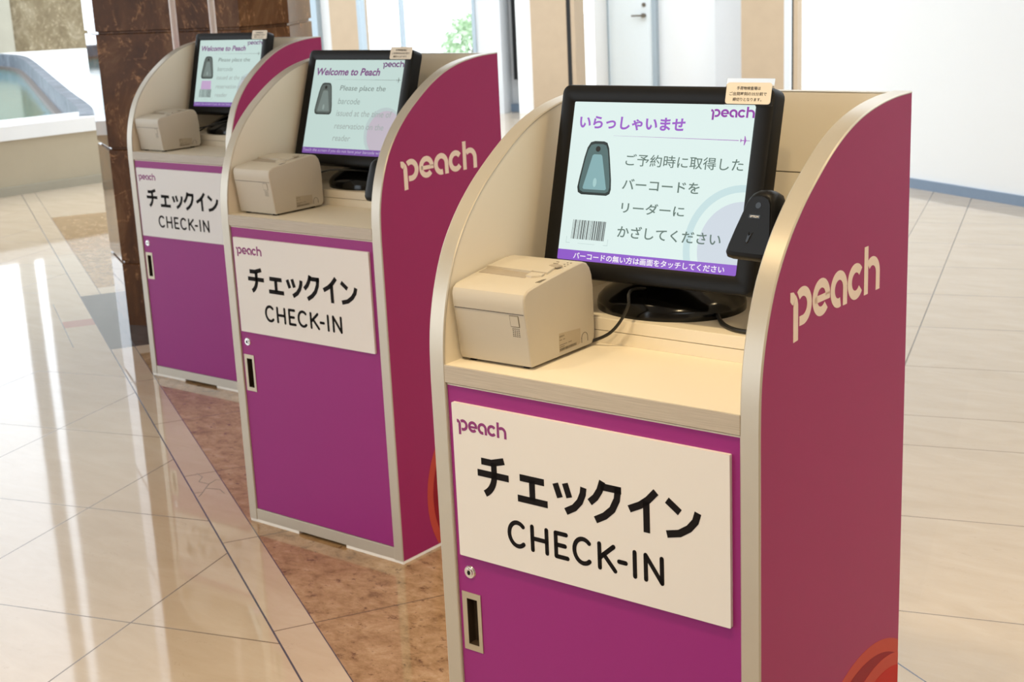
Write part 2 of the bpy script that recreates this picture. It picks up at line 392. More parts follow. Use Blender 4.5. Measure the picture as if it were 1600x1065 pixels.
# ------------------------------------------------------------------ walls and ceiling
def prism(bm, pts, z0, z1, mi=0):
    loft(bm, [[(x, y, z0) for x, y in pts], [(x, y, z1) for x, y in pts]], mi=mi)
def gbox(bm, a0, a1, n0, n1, z0, z1, mi=0):
    prism(bm, [G(a0, n0)[:2], G(a1, n0)[:2], G(a1, n1)[:2], G(a0, n1)[:2]], z0, z1, mi)
NW = 11.46; TOP = 3.6
def wallpart(name, a0, a1, n0, n1, z0, z1, m_):
    bm = bmesh.new(); gbox(bm, a0, a1, n0, n1, z0, z1); return structure(name, bm, m_)
wallpart('trim_1', -6.494, -6.366, NW, NW+.12, 0, TOP, 'frame_blue')
wallpart('wall_back', -8.2, -6.494, NW+.02, NW+.25, 0, TOP, 'beige_stone')
wallpart('wall_back_white', -6.366, -6.217, NW+.1, NW+.3, 0, TOP, 'wall_white')
wallpart('trim_2', -6.217, -5.905, NW, NW+.25, 0, TOP, 'beige_stone')
# window
def window(name, a0, a1, n, z0, z1):
    f = wallpart(name, a0, a1, n+.07, n+.075, z0, z1, 'glass')
    bm = bmesh.new(); t = .035
    for x in (a0, a1-t): gbox(bm, x, x+t, n, n+.12, z0, z1)
    gbox(bm, a0+.455, a0+.48, n+.03, n+.12, z0, z1)
    for z in (z0, z1-t): gbox(bm, a0+t, a1-t, n, n+.12, z, z+t)
    obj('window_frame', bm, 'frame_blue', f); return f
window('window_1', -5.905, -4.611, NW, .05, 3.0)
wallpart('wall_above_window', -5.905, -4.611, NW, NW+.2, 3.0, TOP, 'wall_white')
wallpart('trim_3', -4.611, -4.352, NW+.02, NW+.3, 0, TOP, 'grey_wall')
wallpart('trim_4', -4.30, -4.262, NW+.2, NW+.26, .32, TOP, 'slit')
wallpart('wall_back_recess', -4.352, -4.20, NW+.27, NW+.45, 0, TOP, 'grey_wall')
wallpart('baseboard_back', -4.36, -4.21, NW+.22, NW+.27, 0, .075, 'base_blue')
wallpart('wall_back_return', -4.20, -4.028, NW+.05, NW+.45, 0, TOP, 'wall_white')
wallpart('trim_5', -4.028, -3.660, NW, NW+.3, 0, TOP, 'beige_stone')
wallpart('trim_6', -3.660, -3.615, NW+.004, NW+.3, 0, TOP, 'slit')
wallpart('trim_7', -3.615, -3.575, NW, NW+.3, 0, TOP, 'beige_stone')
wallpart('wall_back_lobby', -3.70, 0.6, NW+1.0, NW+1.15, 0, TOP, 'wall_white')
wallpart('trim_8', -2.33, -1.90, NW+.55, NW+.95, 0, TOP, 'grey_wall')
# the pale door in the recess
k_ = 1.0/13.2
d1 = wallpart('door_1', -3.52, -3.06, NW+.93, NW+.99, .01, 2.1, 'door_blue')
bm = bmesh.new()
gbox(bm, -3.06, -3.015, NW+.90, NW+1.0, 0, 2.15); gbox(bm, -3.53, -3.52, NW+.90, NW+1.0, 0, 2.15); gbox(bm, -3.53, -3.06, NW+.90, NW+1.0, 2.1, 2.15)
obj('door_frame', bm, 'frame_blue', d1)
bm = bmesh.new(); q = G(-3.145, NW+.93, .88)
cyl(bm, q, -g2, .022, .022, .05); tube(bm, [q-g2*.045, q-g2*.05-g1*.04, q-g2*.05-g1*.12], .009)
cyl(bm, G(-3.145, NW+.93, .985), -g2, .02, .02, .012)
obj('door_handle', bm, 'dots', d1, True)
wallpart('trim_9', -1.96, -1.525, NW, NW+.3, 0, TOP, 'beige_stone')
wallpart('trim_10', -1.525, -1.478, NW+.004, NW+.3, 0, TOP, 'slit')
wallpart('trim_11', -1.478, -1.44, NW, NW+.3, 0, TOP, 'beige_stone')
# right-hand white partition with a rounded end and its skirting
e0 = Vector((-2.96, 7.165)); dr = Vector((.8945, -.4470)).normalized(); nr = Vector((-dr.y, dr.x))
def part_outline(grow):
    th = .42; pts = [e0 + dr*9 - nr*grow]
    pts += [e0 - nr*grow + dr*.0]
    c = e0 + nr*(th/2)
    pts = [e0 + dr*9.0 - nr*grow] + [c + (-nr)*(math.cos(t)*(th/2+grow)) - dr*(math.sin(t)*(th/2+grow)) for t in [math.pi*k/16 for k in range(17)]] + [e0 + dr*9.0 + nr*(th+grow)]
    return [tuple(v) for v in pts]
bm = bmesh.new(); prism(bm, part_outline(0), 0, TOP); structure('wall_right', bm, 'wall_white', None, True)
bm = bmesh.new(); prism(bm, part_outline(.014), 0, .058); structure('baseboard_right', bm, 'base_blue', None, True)
# a narrow grey metal jamb standing just left of the partition
wallpart('trim_12', -1.40, -1.345, NW-.9, NW-.84, 0, TOP, 'grey_wall')
# unseen beige front and right walls, lengths set to hold back sky light
bm = bmesh.new(); box(bm, 6.0, 6.2, -9, 8.5, 0, 4.0); structure('wall_side', bm, 'beige_stone')
bm = bmesh.new(); box(bm, -2.5, 6.0, -9.2, -9.0, 0, 4.0); structure('wall_front', bm, 'beige_stone')
# ceiling over the check-in area only
bm = bmesh.new()
prism(bm, [ST(-6.5, -10), ST(6.8, -10), ST(6.8, 3.3), ST(-6.5, 3.3)], 3.8, 4.0); structure('ceiling', bm, 'ceiling')
# far stone wall
perp = Vector((.4953, .8687)); wl = Vector((-20.0, 12.4))
def wl_pt(a, d): v = wl + perp*a + Vector((Lx, Ly))*d; return (v.x, v.y)
bm = bmesh.new(); prism(bm, [wl_pt(.01, 0), wl_pt(3.3, 0), wl_pt(3.3, .3), wl_pt(.01, .3)], 0, 2.6); structure('wall_left', bm, 'stone_wall')
bm = bmesh.new(); prism(bm, [wl_pt(-.55, -.1), wl_pt(.01, -.1), wl_pt(.01, .3), wl_pt(-.55, .3)], 0, 2.6); structure('wall_left_pale', bm, 'stone_pale')
bm = bmesh.new(); prism(bm, [wl_pt(.04, 0), wl_pt(3.3, 0), wl_pt(3.3, .3), wl_pt(.04, .3)], 2.6, 16); prism(bm, [wl_pt(-.38, .1), wl_pt(-.12, .1), wl_pt(-.12, .3), wl_pt(-.38, .3)], 2.6, 16); structure('wall_left_upper_added', bm, 'wall_upper_added')  # unseen upper wall and post, added to shape the streaks reflected in the floor

# ------------------------------------------------------------------ basin at far left
bas = thing('fountain_basin', 'low stone-walled basin of teal water with white coping at far left', 'fountain', (-7.65, 4.0, 0))
def bobj(name, bm, m_):
    bmesh.ops.translate(bm, verts=bm.verts[:], vec=(7.65, -4.0, 0)); return obj(name, bm, m_, bas)
# parapet runs along pd
pA = Vector((-7.66, 4.0)); pd = Vector((.123, .9924)).normalized(); pn = Vector((-pd.y, pd.x))
def PP(a, d): v = pA + pd*a + pn*d; return (v.x, v.y)
sR = .62
# hits of the parapet with the rim line s = sR
def s_of(v): return .4953*v[0] + .8687*v[1]
aR = (sR - s_of(PP(0, .45)))/(s_of(PP(1, .45)) - s_of(PP(0, .45)))
bm = bmesh.new(); prism(bm, [PP(-6, 0), PP(4.2, 0), PP(4.2, .3), PP(-6, .3)], 0, .385); 
bmesh.ops.recalc_face_normals(bm, faces=bm.faces[:]); par_o = bobj('parapet', bm, 'parapet')
bm = bmesh.new(); prism(bm, [PP(-6, -.03), PP(4.2, -.03), PP(4.2, 0), PP(-6, 0)], 0, .06); bobj('parapet_foot', bm, 'stone_pale')
bm = bmesh.new()
for a in (.92, 2.6, -.8):
    bm = bmesh.new(); prism(bm, [PP(a, -.001), PP(a+.006, -.001), PP(a+.006, .001), PP(a, .001)], .06, .385); bobj('parapet_joint', bm, 'ledge')
bm = bmesh.new(); prism(bm, [PP(-6, -.02), PP(4.2, -.02), PP(4.2, .5), PP(-6, .5)], .385, .485); bobj('coping', bm, 'coping')
RIM = crom([(-7.62, 4.93), (-8.36, 5.436), (-10.07, 6.456), (-12.63, 8.012), (-15.59, 9.811), (-17.3, 10.80), (-18.3, 11.22), (-19.1, 11.36), (-19.9, 11.25), (-20.6, 10.8), (-21.2, 9.9), (-21.6, 8.6), (-21.7, 7.0)], 3)
def off(d):
    q = []
    for i, p in enumerate(RIM):
        a = Vector(RIM[max(i-1, 0)]); c = Vector(RIM[min(i+1, len(RIM)-1)]); t_ = (c-a).normalized(); q.append((p[0]-t_.y*d, p[1]+t_.x*d))   # + is inwards
    return q
def rimstrip(bm, d0, d1, z0, z1):
    A, B = off(d0), off(d1)
    loft(bm, [[(*a, z0), (*a, z1), (*b, z1), (*b, z0)] for a, b in zip(A, B)])
bm = bmesh.new(); rimstrip(bm, 0, .11, .22, .49); bobj('rim', bm, 'granite')
bm = bmesh.new(); rimstrip(bm, .11, .17, .1, .31); bobj('ledge', bm, 'ledge')
bm = bmesh.new(); o_ = [(x, y, .27) for x, y in off(.14)]; bm.faces.new([bm.verts.new(v) for v in o_ + [(*PP(-6, .5), .27), (*PP(.9, .5), .27)]]); bobj('water', bm, 'water')
bm = bmesh.new(); o_ = list(reversed([q for q in RIM if q[0] > -19.0]))
pl_ = [q for q in RIM if q[0] > -19.0]; loft(bm, [[(*q, 0), (*q, .489), (q[0]+.62, q[1]+1.08, .489), (q[0]+.62, q[1]+1.08, 0)] for q in pl_]); structure('floor_raised', bm, 'platform')

# ------------------------------------------------------------------ brown marble pillar
P1 = (-3.569, 2.073); P2 = (-2.934, 2.28); P3 = (-2.955, 2.56); P0 = (-3.865, 2.235)
bm = bmesh.new()
outline = [P0, P1, P2, P3, (-3.30, 3.02), (-3.88, 2.86)]
cx = sum(p[0] for p in outline)/6; cy = sum(p[1] for p in outline)/6
def shr(k): return [(cx+(x-cx)*k, cy+(y-cy)*k) for x, y in outline]
zs_ = [0.0]; gz = [.27, .747, 1.212, 1.68, 2.15, 2.62, 3.09]
rings = [[(x, y, 0) for x, y in outline]]
for z in gz:
    rings += [[(x, y, z-.007) for x, y in outline], [(x, y, z-.004) for x, y in shr(.975)], [(x, y, z+.004) for x, y in shr(.975)], [(x, y, z+.007) for x, y in outline]]
rings.append([(x, y, 3.6) for x, y in outline])
loft(bm, rings)
bmesh.ops.recalc_face_normals(bm, faces=bm.faces[:])
for f in bm.faces:
    if f.normal.dot(Vector((-.48, -.877, 0))) > .97: f.material_index = 1
bmesh.ops.translate(bm, verts=bm.verts[:], vec=(-cx, -cy, 0))
o = obj('pillar', bm, ['pillar', 'pillar_side']); o.location = (cx, cy, 0)
tag(o, 'brown veined marble pillar with polished faces behind the farthest kiosk', 'pillar')
# two thin poles of a stand between pillar and farthest kiosk
st = thing('sign_stand', 'stand of two thin pinkish-white poles in front of the brown pillar', 'stand', (-2.93, 2.05, 0))
for q in ((-2.980, 1.998), (-2.889, 2.108)):
    bm = bmesh.new(); cyl(bm, (q[0]+2.93, q[1]-2.05, .012), (0, 0, 1), .0125, .0125, 1.9, 16); obj('pole', bm, 'pole', st, True)
bm = bmesh.new(); prism(bm, [(-.115, -.06), (-.03, -.12), (.075, .045), (-.01, .095)], 0, .012); obj('base_plate', bm, 'pole', st)

# ------------------------------------------------------------------ shrubs outside the window
def shrub(loc, r, n, label):
    bm = bmesh.new(); t = thing('shrub', label, 'shrub', loc)
    for i in range(n):
        th = random.random()*2*math.pi; ph = math.acos(2*random.random()-1); rr = r*(.55+.45*random.random())
        c = Vector((rr*math.sin(ph)*math.cos(th), rr*math.sin(ph)*math.sin(th), r*.95+rr*math.cos(ph)*.9))
        d = Vector((random.uniform(-1, 1), random.uniform(-1, 1), random.uniform(-.6, 1))).normalized(); e = d.orthogonal().normalized(); l = r*.14
        f = bm.faces.new([bm.verts.new(v) for v in (c-d*l, c+e*l*.45, c+d*l, c-e*l*.45)])
    obj('foliage', bm, 'leaf', t, 'flat')
    bm = bmesh.new(); cyl(bm, (0, 0, 0), (0, 0, 1), r*.08, r*.05, r*.9, 10); obj('stem', bm, 'trunk', t)
shrub(G(-6.6, 16.2, .01), .45, 600, 'pale green leafy shrub outside the tall window behind the middle kiosk')

# ------------------------------------------------------------------ kiosk
W, D, H, T, ZS = .5510, .4542, 1.1889, .0278, .8234
TS = .0271; RY, RZ = .2154, .0394
KT = [((0, 0, 0), 0.0), ((-1.4051, .8099, 0), -.0051), ((-2.8307, 1.6133, 0), .0011)]
PROF = [(0, .80), (.002, .85), (.008, .893), (.021, .94), (.043, .99), (.075, 1.035), (.113, 1.073), (.155, 1.105), (.2, 1.134), (.245, 1.156), (.29, 1.171), (.34, 1.181), (.395, 1.187), (D, H)]
CURVE = [(0, .008)] + crom(PROF)
HX0, HX1, HZ0, HZ1 = .035, .0715, .3655, .4625
KG = 'check-in kiosks in a row'
def build_kiosk():
    K = thing('check_in_kiosk', 'nearest and largest magenta check-in kiosk, its shelf and side warmly lit', 'kiosk', KT[0][0], 0, KG)
    for side in (0, 1):
        xo, xi = (0, T) if side == 0 else (W, W-T)
        bm = bmesh.new(); pr = [(y+.0012, z-(.0012 if z > 1.18 else 0)) for y, z in CURVE] + [(D, .008)]
        pr = [(min(y, D), z) for y, z in pr]
        va = [bm.verts.new((xo, y, z)) for y, z in pr]; vb = [bm.verts.new((xi, y, z)) for y, z in pr]
        fa = bm.faces.new(va); fb = bm.faces.new(vb); fa.material_index = 0; fb.material_index = 1
        for i in range(len(pr)): bm.faces.new((va[i], va[(i+1) % len(pr)], vb[(i+1) % len(pr)], vb[i])).material_index = 2
        sp = obj('side_panel', bm, ['fuchsia', 'cream', 'band'], K)
        # edge band: raised strip with softened edges
        bm = bmesh.new(); xs = sorted((xo, xi)); rings = []
        n = len(CURVE)
        for i, (y, z) in enumerate(CURVE):
            a = Vector(CURVE[max(i-1, 0)]); c = Vector(CURVE[min(i+1, n-1)]); d = (c-a).normalized(); nn = Vector((-d.y, d.x))
            p = Vector((y, z)); e = .0006
            ring = [(xs[0]-e, p-nn*.0016), (xs[0]-e, p-nn*.0002), (xs[0]+.0012, p+nn*.0012), (xs[1]-.0012, p+nn*.0012), (xs[1]+e, p-nn*.0002), (xs[1]+e, p-nn*.0016)]
            rings.append([(x, v.x, v.y) for x, v in ring])
        loft(bm, rings); obj('edge_band', bm, 'band', sp, .5)
        if side == 1:
            fr = Frame((W, 0, 0), (0, 1, 0), (0, 0, 1))
            bm = bmesh.new(); logo(bm, fr, .081, .920, .273, .068, 0, .0004); tag(obj('lettering', bm, 'lettering', sp), 'ivory rounded lettering')
            for j, (cx, cz, r, mm) in enumerate(((.335, .127, .235, 'salmon'), (.335, .127, .2135, 'crimson'), (.385, .127, .1935, 'salmon'), (.395, .127, .17, 'red'))):
                bm = bmesh.new(); poly(bm, fr, clip(circ(cx, cz, r, 96), 0.004, D-.0015, .010, 1.0), 0, .0003*(j+1)); obj('ring_graphic', bm, mm, sp)
    # back
    bm = newbox(T, W-T, D-.016, D-.001, .035, 1.0655); box(bm, T, W-T, D-.016, D-.001, 1.067, H-.0015, .0008)
    box(bm, T, W-T, D-.014, D-.002, 1.06, 1.07, mi=1)
    obj('back_panel', bm, ['cream', 'seam'], K)
    bm = newbox(T, W-T, D-.0165, D-.0005, H-.0015, H, .0004); obj('top_edge_band', bm, 'band', K)
    # shelf
    bm = newbox(T, W-T, .0015, D-.016, ZS-TS+.001, ZS); obj('shelf', bm, 'cream', K)
    bm = newbox(T, W-T, -.0010, .0018, ZS-TS, ZS+.0003, .0008); obj('shelf_edge', bm, 'grain', K)
    # riser of two boards
    bm = newbox(T, W-T, RY, D-.016, ZS, ZS+RZ/2-.0004, .0005); box(bm, T, W-T, RY, D-.016, ZS+RZ/2+.0005, ZS+RZ, .0008)
    box(bm, T, W-T, RY+.003, D-.018, ZS+.005, ZS+RZ-.005, mi=1)
    obj('riser', bm, ['cream', 'seam'], K)
    # door, with an opening for the pull
    y0, y1 = .003, .021; x0, x1, z0, z1 = T+.0012, W-T-.0012, .0390, .7925
    bm = bmesh.new(); hx0, hx1, hz0, hz1 = HX0+.009, HX1-.007, HZ0+.010, HZ1-.010
    box(bm, x0, hx0, y0, y1, z0, z1); box(bm, hx1, x1, y0, y1, z0, z1); box(bm, hx0, hx1, y0, y1, z0, hz0); box(bm, hx0, hx1, y0, y1, hz1, z1)
    dr = obj('door', bm, 'door_purple', K)
    bm = newbox(x0, x1, y0-.0004, y0+.004, z1, z1+.0022); obj('door_top_edge', bm, 'card', dr)
    bm = bmesh.new(); fr = Frame((0, y0, 0), (1, 0, 0), (0, 0, 1))
    for a, c, e, f in ((HX0, hx0, HZ0, HZ1), (hx1, HX1, HZ0, HZ1), (hx0, hx1, HZ0, hz0), (hx0, hx1, hz1, HZ1)): box(bm, a, c, y0-.0014, y0+.0005, e, f)
    for a, c, e, f, g_, h_ in ((hx0, hx1, .0165, .0175, hz0, hz1), (hx0, hx0+.0008, y0-.001, .017, hz0, hz1), (hx1-.0008, hx1, y0-.001, .017, hz0, hz1), (hx0, hx1, y0-.001, .017, hz0, hz0+.0008), (hx0, hx1, y0-.001, .017, hz1-.0008, hz1)):
        box(bm, a, c, e, f, g_, h_, mi=1)
    tag(obj('handle', bm, ['handle', 'hollow'], dr), 'champagne recessed pull with dark hollow')
    bm = bmesh.new(); cyl(bm, (.053, y0, .497), (0, -1, 0), .0108, .0095, .0022, 28); cyl(bm, (.053, y0-.002, .497), (0, -1, 0), .0068, .0062, .0016, 24)
    box(bm, .0512, .0548, y0-.0041, y0-.0035, .4935, .5005, mi=1); cyl(bm, (.053, y0-.0036, .497), (0, -1, 0), .003, .003, .0004, 16, mi=1)
    tag(obj('lock', bm, ['chrome', 'ink'], dr, .5), 'round chrome lock')
    # sign board
    bm = bmesh.new(); fs = Frame((0, .003, 0), (1, 0, 0), (0, 0, 1)); poly(bm, fs, rrect(.040, .509, .525, .7685, .0016, 2), 0, .006)
    sb = tag(obj('sign_board', bm, 'white', K), 'white board with black Japanese and English lettering')
    fs = Frame((0, -.003, 0), (1, 0, 0), (0, 0, 1)); dd = .0003
    bm = bmesh.new(); logo(bm, fs, .049, .7270, .093, .0235, 0, dd); obj('logo_lettering', bm, 'ink_purple', sb)
    # the six kana, drawn with flat-ended strokes
    bm = bmesh.new(); t = .0105
    def S(*pts, w_=t): stroke(bm, fs, pts, w_, 0, dd)
    # chi
    S((.092, .6855), (.112, .6855), (.135, .6920)); S((.084, .6665), (.1425, .6665)); S((.1155, .6860), *arc(.080, .6665, .0355, 0, -62, 9))
    # small e
    S((.163, .6730), (.207, .6730)); S((.185, .6730), (.185, .6410)); S((.158, .6405), (.212, .6405))
    # small tsu
    S((.2270, .6765), (.2345, .6560)); S((.2440, .6795), (.2510, .6590)); S((.2760, .6790), (.2745, .6690), (.2690, .6565), (.2590, .6455), (.2440, .6370))
    # ku
    S((.2860, .6595), (.2960, .6685), (.3035, .6800), (.3085, .6945)); S((.3050, .6865), (.3395, .6865)); S((.3345, .6900), (.3320, .6720), (.3240, .6560), (.3110, .6440), (.2950, .6350))
    # i
    S((.3960, .6960), (.3830, .6820), (.3700, .6720), (.3520, .6630)); S((.3800, .6800), (.3800, .6340))
    # n
    S((.4130, .6880), (.4330, .6740)); S((.4610, .6790), (.4570, .6660), (.4470, .6540), (.4320, .6440), (.4120, .6390))
    obj('kana_lettering', bm, 'ink', sb)
    bm = bmesh.new(); t2 = .0068; zt, zb = .6005, .5645; zm = (zt+zb)/2
    def R(*pts): stroke(bm, fs, pts, t2, 0, dd, 'round')
    def CC(cx):  # letter C
        R(*[(cx+.0155*math.cos(math.radians(a)), zm+.0185*math.sin(math.radians(a))) for a in range(48, 313, 11)])
    CC(.1545)
    R((.1815, zt), (.1815, zb)); R((.2075, zt), (.2075, zb)); R((.1815, zm), (.2075, zm))
    R((.2240, zt), (.2240, zb)); R((.2240, zt), (.2425, zt)); R((.2240, zm), (.2400, zm)); R((.2240, zb), (.2440, zb))
    CC(.2720)
    R((.3000, zt), (.3000, zb)); R((.3240, zt), (.3000, zm-.003)); R((.3075, zm+.003), (.3260, zb))
    R((.3330, zm-.002), (.3440, zm-.002)); R((.3590, zt), (.3590, zb))
    R((.3770, zb), (.3770, zt)); R((.3770, zt), (.4030, zb)); R((.4030, zb), (.4030, zt))
    obj('latin_lettering', bm, 'ink', sb)
    # base
    bm = newbox(T, W-T, .0005, .020, .008, .0378, .0006); obj('base_rail', bm, 'band', K)
    bm = newbox(T, W-T, .020, D-.016, .012, .034); obj('floor_board', bm, 'cream', K)
    for a, c in ((.001, .185), (W-.195, W-.001)):
        bm = newbox(a, c, .001, D-.002, 0, .008); obj('foot_pad', bm, 'pad', K)
    return K
K1 = build_kiosk()
def dup(root, loc, rz, label):
    r = root.copy(); COL.objects.link(r); r.location = loc; r.rotation_euler = (0, 0, rz); r['label'] = label
    for ch in list(root.children):
        c = ch.copy(); COL.objects.link(c); c.parent = r
        for g in list(ch.children):
            d = g.copy(); COL.objects.link(d); d.parent = c
            for h in list(g.children):
                e = h.copy(); COL.objects.link(e); e.parent = d
    return r
dup(K1, *KT[1], 'magenta check-in kiosk standing in the middle of the row of three')
dup(K1, *KT[2], 'farthest magenta check-in kiosk, in front of the brown marble pillar')
def on_kiosk(k, x, y, z):
    (loc, a) = KT[k]; return (loc[0]+math.cos(a)*x-math.sin(a)*y, loc[1]+math.sin(a)*x+math.cos(a)*y, z)

# ------------------------------------------------------------------ monitors
for n_, c_ in dict(scr_mint=(228, 247, 243), scr_mint2=(198, 221, 215), scr_line=(168, 98, 190), scr_head=(160, 94, 204), scr_head2=(124, 66, 128), scr_logo=(150, 60, 170), scr_logo2=(110, 50, 118),
                  scr_text=(98, 120, 112), scr_text_a=(112, 124, 120), scr_text_b=(150, 166, 161), scr_text_c=(160, 172, 168), scr_bar=(146, 92, 206), scr_bar2=(124, 82, 164), scr_white=(250, 246, 252), scr_white2=(196, 186, 214),
                  scr_ring=(204, 230, 232), scr_disc=(212, 222, 232), scr_ring2=(188, 204, 204), scr_disc2=(196, 186, 198), icon_dark=(34, 48, 48), icon_side=(84, 112, 112), icon_face=(136, 178, 182), icon_hole=(28, 28, 26), icon_dark2=(52, 60, 58), icon_side2=(92, 102, 98), icon_face2=(122, 136, 132),
                  icon_spot=(168, 208, 208), bar_code=(84, 90, 90), scr_pale=(190, 210, 208), pinkpatch=(198, 168, 206)).items(): M[n_] = glow(n_.replace('_', ' '), c_)
SW, SH = .1501, .1176
def monitor(k, mx, my, mz, ma, mt, mk, label, lang, pink=False):
    ZR = ZS+RZ; (loc, a) = KT[k]
    ox, oy = .217, .331
    t = thing('touch_monitor', label, 'monitor', on_kiosk(k, ox, oy, ZR), a+ma, 'touch monitors on the kiosks')
    # screen centre in monitor space
    dx, dy = mx-ox, my-oy; ca, sa = math.cos(-ma), math.sin(-ma)
    cen = Vector((ca*dx-sa*dy, sa*dx+ca*dy, mz-ZR))
    ez = Vector((0, math.sin(mt), math.cos(mt))); F = Frame(cen, (1, 0, 0), ez, mk)      # normal towards the viewer
    def ring(x0, x1, z0, z1, r, d): return [F.p(u, v, d) for u, v in rrect(x0, x1, z0, z1, r, 5)]
    X0, X1, Z0, Z1 = -.1735, .1790, -.1435, .1430
    bm = bmesh.new()
    loft(bm, [ring(-SW, SW, -SH, SH, .002, -.004), ring(-SW, SW, -SH, SH, .002, .0006), ring(-SW-.004, SW+.004, -SH-.004, SH+.004, .004, .0030), ring(X0+.006, X1-.006, Z0+.006, Z1-.006, .009, .0045), ring(X0+.0015, X1-.0015, Z0+.0015, Z1-.0015, .012, .0025), ring(X0, X1, Z0, Z1, .013, -.003),
              ring(X0, X1, Z0, Z1, .013, -.026), ring(X0+.006, X1-.006, Z0+.006, Z1-.006, .014, -.032), ring(X0+.05, X1-.05, Z0+.035, Z1-.05, .02, -.056)], mi=0)
    hs = obj('housing', bm, 'black', t, .6)
    # screen
    bm = bmesh.new(); poly(bm, F, [(-SW, -SH), (SW, -SH), (SW, SH), (-SW, SH)], 0, 0)
    m2 = '' if lang == 'ja' else '2'
    sc = tag(obj('screen', bm, 'scr_mint'+m2, t, 'flat'), 'lit screen')
    lay = [0.0003]
    def put(name, mm, fn):
        bm = bmesh.new(); fn(bm, lay[0]); o = obj(name, bm, mm, sc, 'flat'); lay[0] += .00006; return o
    lim = (-SW, SW, -.1025, SH)
    P = lambda pts: (lambda bm, d: poly(bm, F, clip(pts, *lim), d, d))
    if lang == 'ja':
        put('ring_graphic', 'scr_ring', P(circ(.150, -.080, .088, 64))); put('ring_graphic', 'scr_mint', P(circ(.151, -.080, .078, 64))); put('disc_graphic', 'scr_disc', P(circ(.152, -.082, .067, 64)))
    else:
        put('disc_graphic', 'scr_ring2', P(circ(.114, -.060, .062, 64))); put('disc_graphic', 'scr_disc2', P(circ(.118, -.062, .056, 64)))
    put('caption_bar', 'scr_bar'+m2, lambda bm, d: poly(bm, F, [(-SW, -SH), (SW, -SH), (SW, -.1025), (-SW, -.1025)], d, d))
    def TX(name, mm, body, x0, x1, z0, z1, bold=0.0, shear=0.0): return put(name, mm, lambda bm, d: text(bm, F, body, x0, x1, z0, z1, d, bold, shear))
    put('logo_lettering', 'scr_logo'+m2, lambda bm, d: logo(bm, F, .0815, .1000, .0680, .0150, d-.0001, d))
    # rule with a small aircraft
    put('rule', 'scr_line' if lang == 'ja' else 'scr_text_a', lambda bm, d: poly(bm, F, [(-.075, .0688), (.130, .0681), (.130, .0690), (-.075, .0690)], d, d))
    def plane(bm, d):
        for pts in ([(.132, .0680), (.147, .0683), (.1478, .0686), (.147, .0690), (.132, .0692)], [(.1385, .0690), (.1415, .0690), (.1395, .0748), (.1382, .0750)], [(.1385, .0684), (.1415, .0684), (.1395, .0624), (.1382, .0622)], [(.133, .0690), (.1345, .0690), (.1335, .0710), (.1325, .0710)], [(.133, .0683), (.1345, .0683), (.1335, .0663), (.1325, .0663)]):
            poly(bm, F, pts, d, d)
    put('aircraft_mark', 'scr_line' if lang == 'ja' else 'scr_text_a', plane)
    # picture of the barcode reader
    def shape(g): # outline grown by g
        base = [(-.1285, -.009), (-.1265, .006), (-.1215, .036), (-.1180, .050), (-.1130, .0580), (-.1060, .0600), (-.0900, .0600), (-.0840, .0580), (-.0800, .0500), (-.0765, .034), (-.0705, .004), (-.0690, -.010), (-.0705, -.0165), (-.0760, -.0195), (-.1200, -.0195), (-.1265, -.0165)]
        cx, cz = -.099, .018; return [(cx+(x-cx)*g, cz+(z-cz)*g) for x, z in base]
    put('reader_picture', 'icon_dark'+m2, P(shape(1.0))); put('reader_picture', 'icon_side'+m2, P(shape(.90)))
    put('reader_picture', 'icon_face'+m2, P([(-.1190, -.0095), (-.1075, .0385), (-.1050, .0405), (-.0930, .0405), (-.0905, .0385), (-.0775, -.0095), (-.0795, -.0115), (-.1170, -.0115)]))
    put('reader_picture', 'icon_dark'+m2, P([(-.1270, -.0120), (-.0705, -.0120), (-.0720, -.0170), (-.0770, -.0190), (-.1190, -.0190), (-.1250, -.0170)])) if False else None
    put('reader_picture', 'icon_hole', P(circ(-.0990, .0485, .0042, 20))); put('reader_picture', 'icon_spot' if lang == 'ja' else 'scr_text_b', P([(-.0985+.0032*math.cos(q), -.0010+.0068*math.sin(q)) for q in [k*.35 for k in range(18)]]))
    if lang == 'ja':
        TX('heading', 'scr_head', 'いらっしゃいませ', -.137, .043, .0775, .0970, .032)
        TX('text_line', 'scr_text', 'ご予約時に取得した', -.049, .142, .0260, .0435, .006)
        TX('text_line', 'scr_text', 'バーコードを', -.050, .078, -.0085, .0075, .012)
        TX('text_line', 'scr_text', 'リーダーに', -.047, .058, -.0425, -.0265, .012)
        TX('text_line', 'scr_text', 'かざしてください', -.049, .121, -.0785, -.0605, .012)
        TX('caption_text', 'scr_white', 'バーコードの無い方は画面をタッチしてください', -.121, .132, -.1155, -.1055, .02)
    else:
        TX('heading', 'scr_head2', 'Welcome to Peach', -.139, .076, .0785, .0970, .028, .18)
        for body, x1, z0, z1, mm in (('Please place the', .102, .0370, .0540, 'scr_text_a'), ('barcode', .024, .0075, .0225, 'scr_text_b'), ('issued at the time of', .135, -.0225, -.0070, 'scr_text_c'), ('reservation on the', .114, -.0540, -.0390, 'scr_text_c'), ('reader', .010, -.0840, -.0690, 'scr_text_c')):
            TX('text_line', mm, body, -.050, x1, z0, z1, .001, .12)
        TX('caption_text', 'scr_white2', 'Touch the screen if you do not have your barcode with you', -.147, .143, -.1150, -.1050, .0, .1)
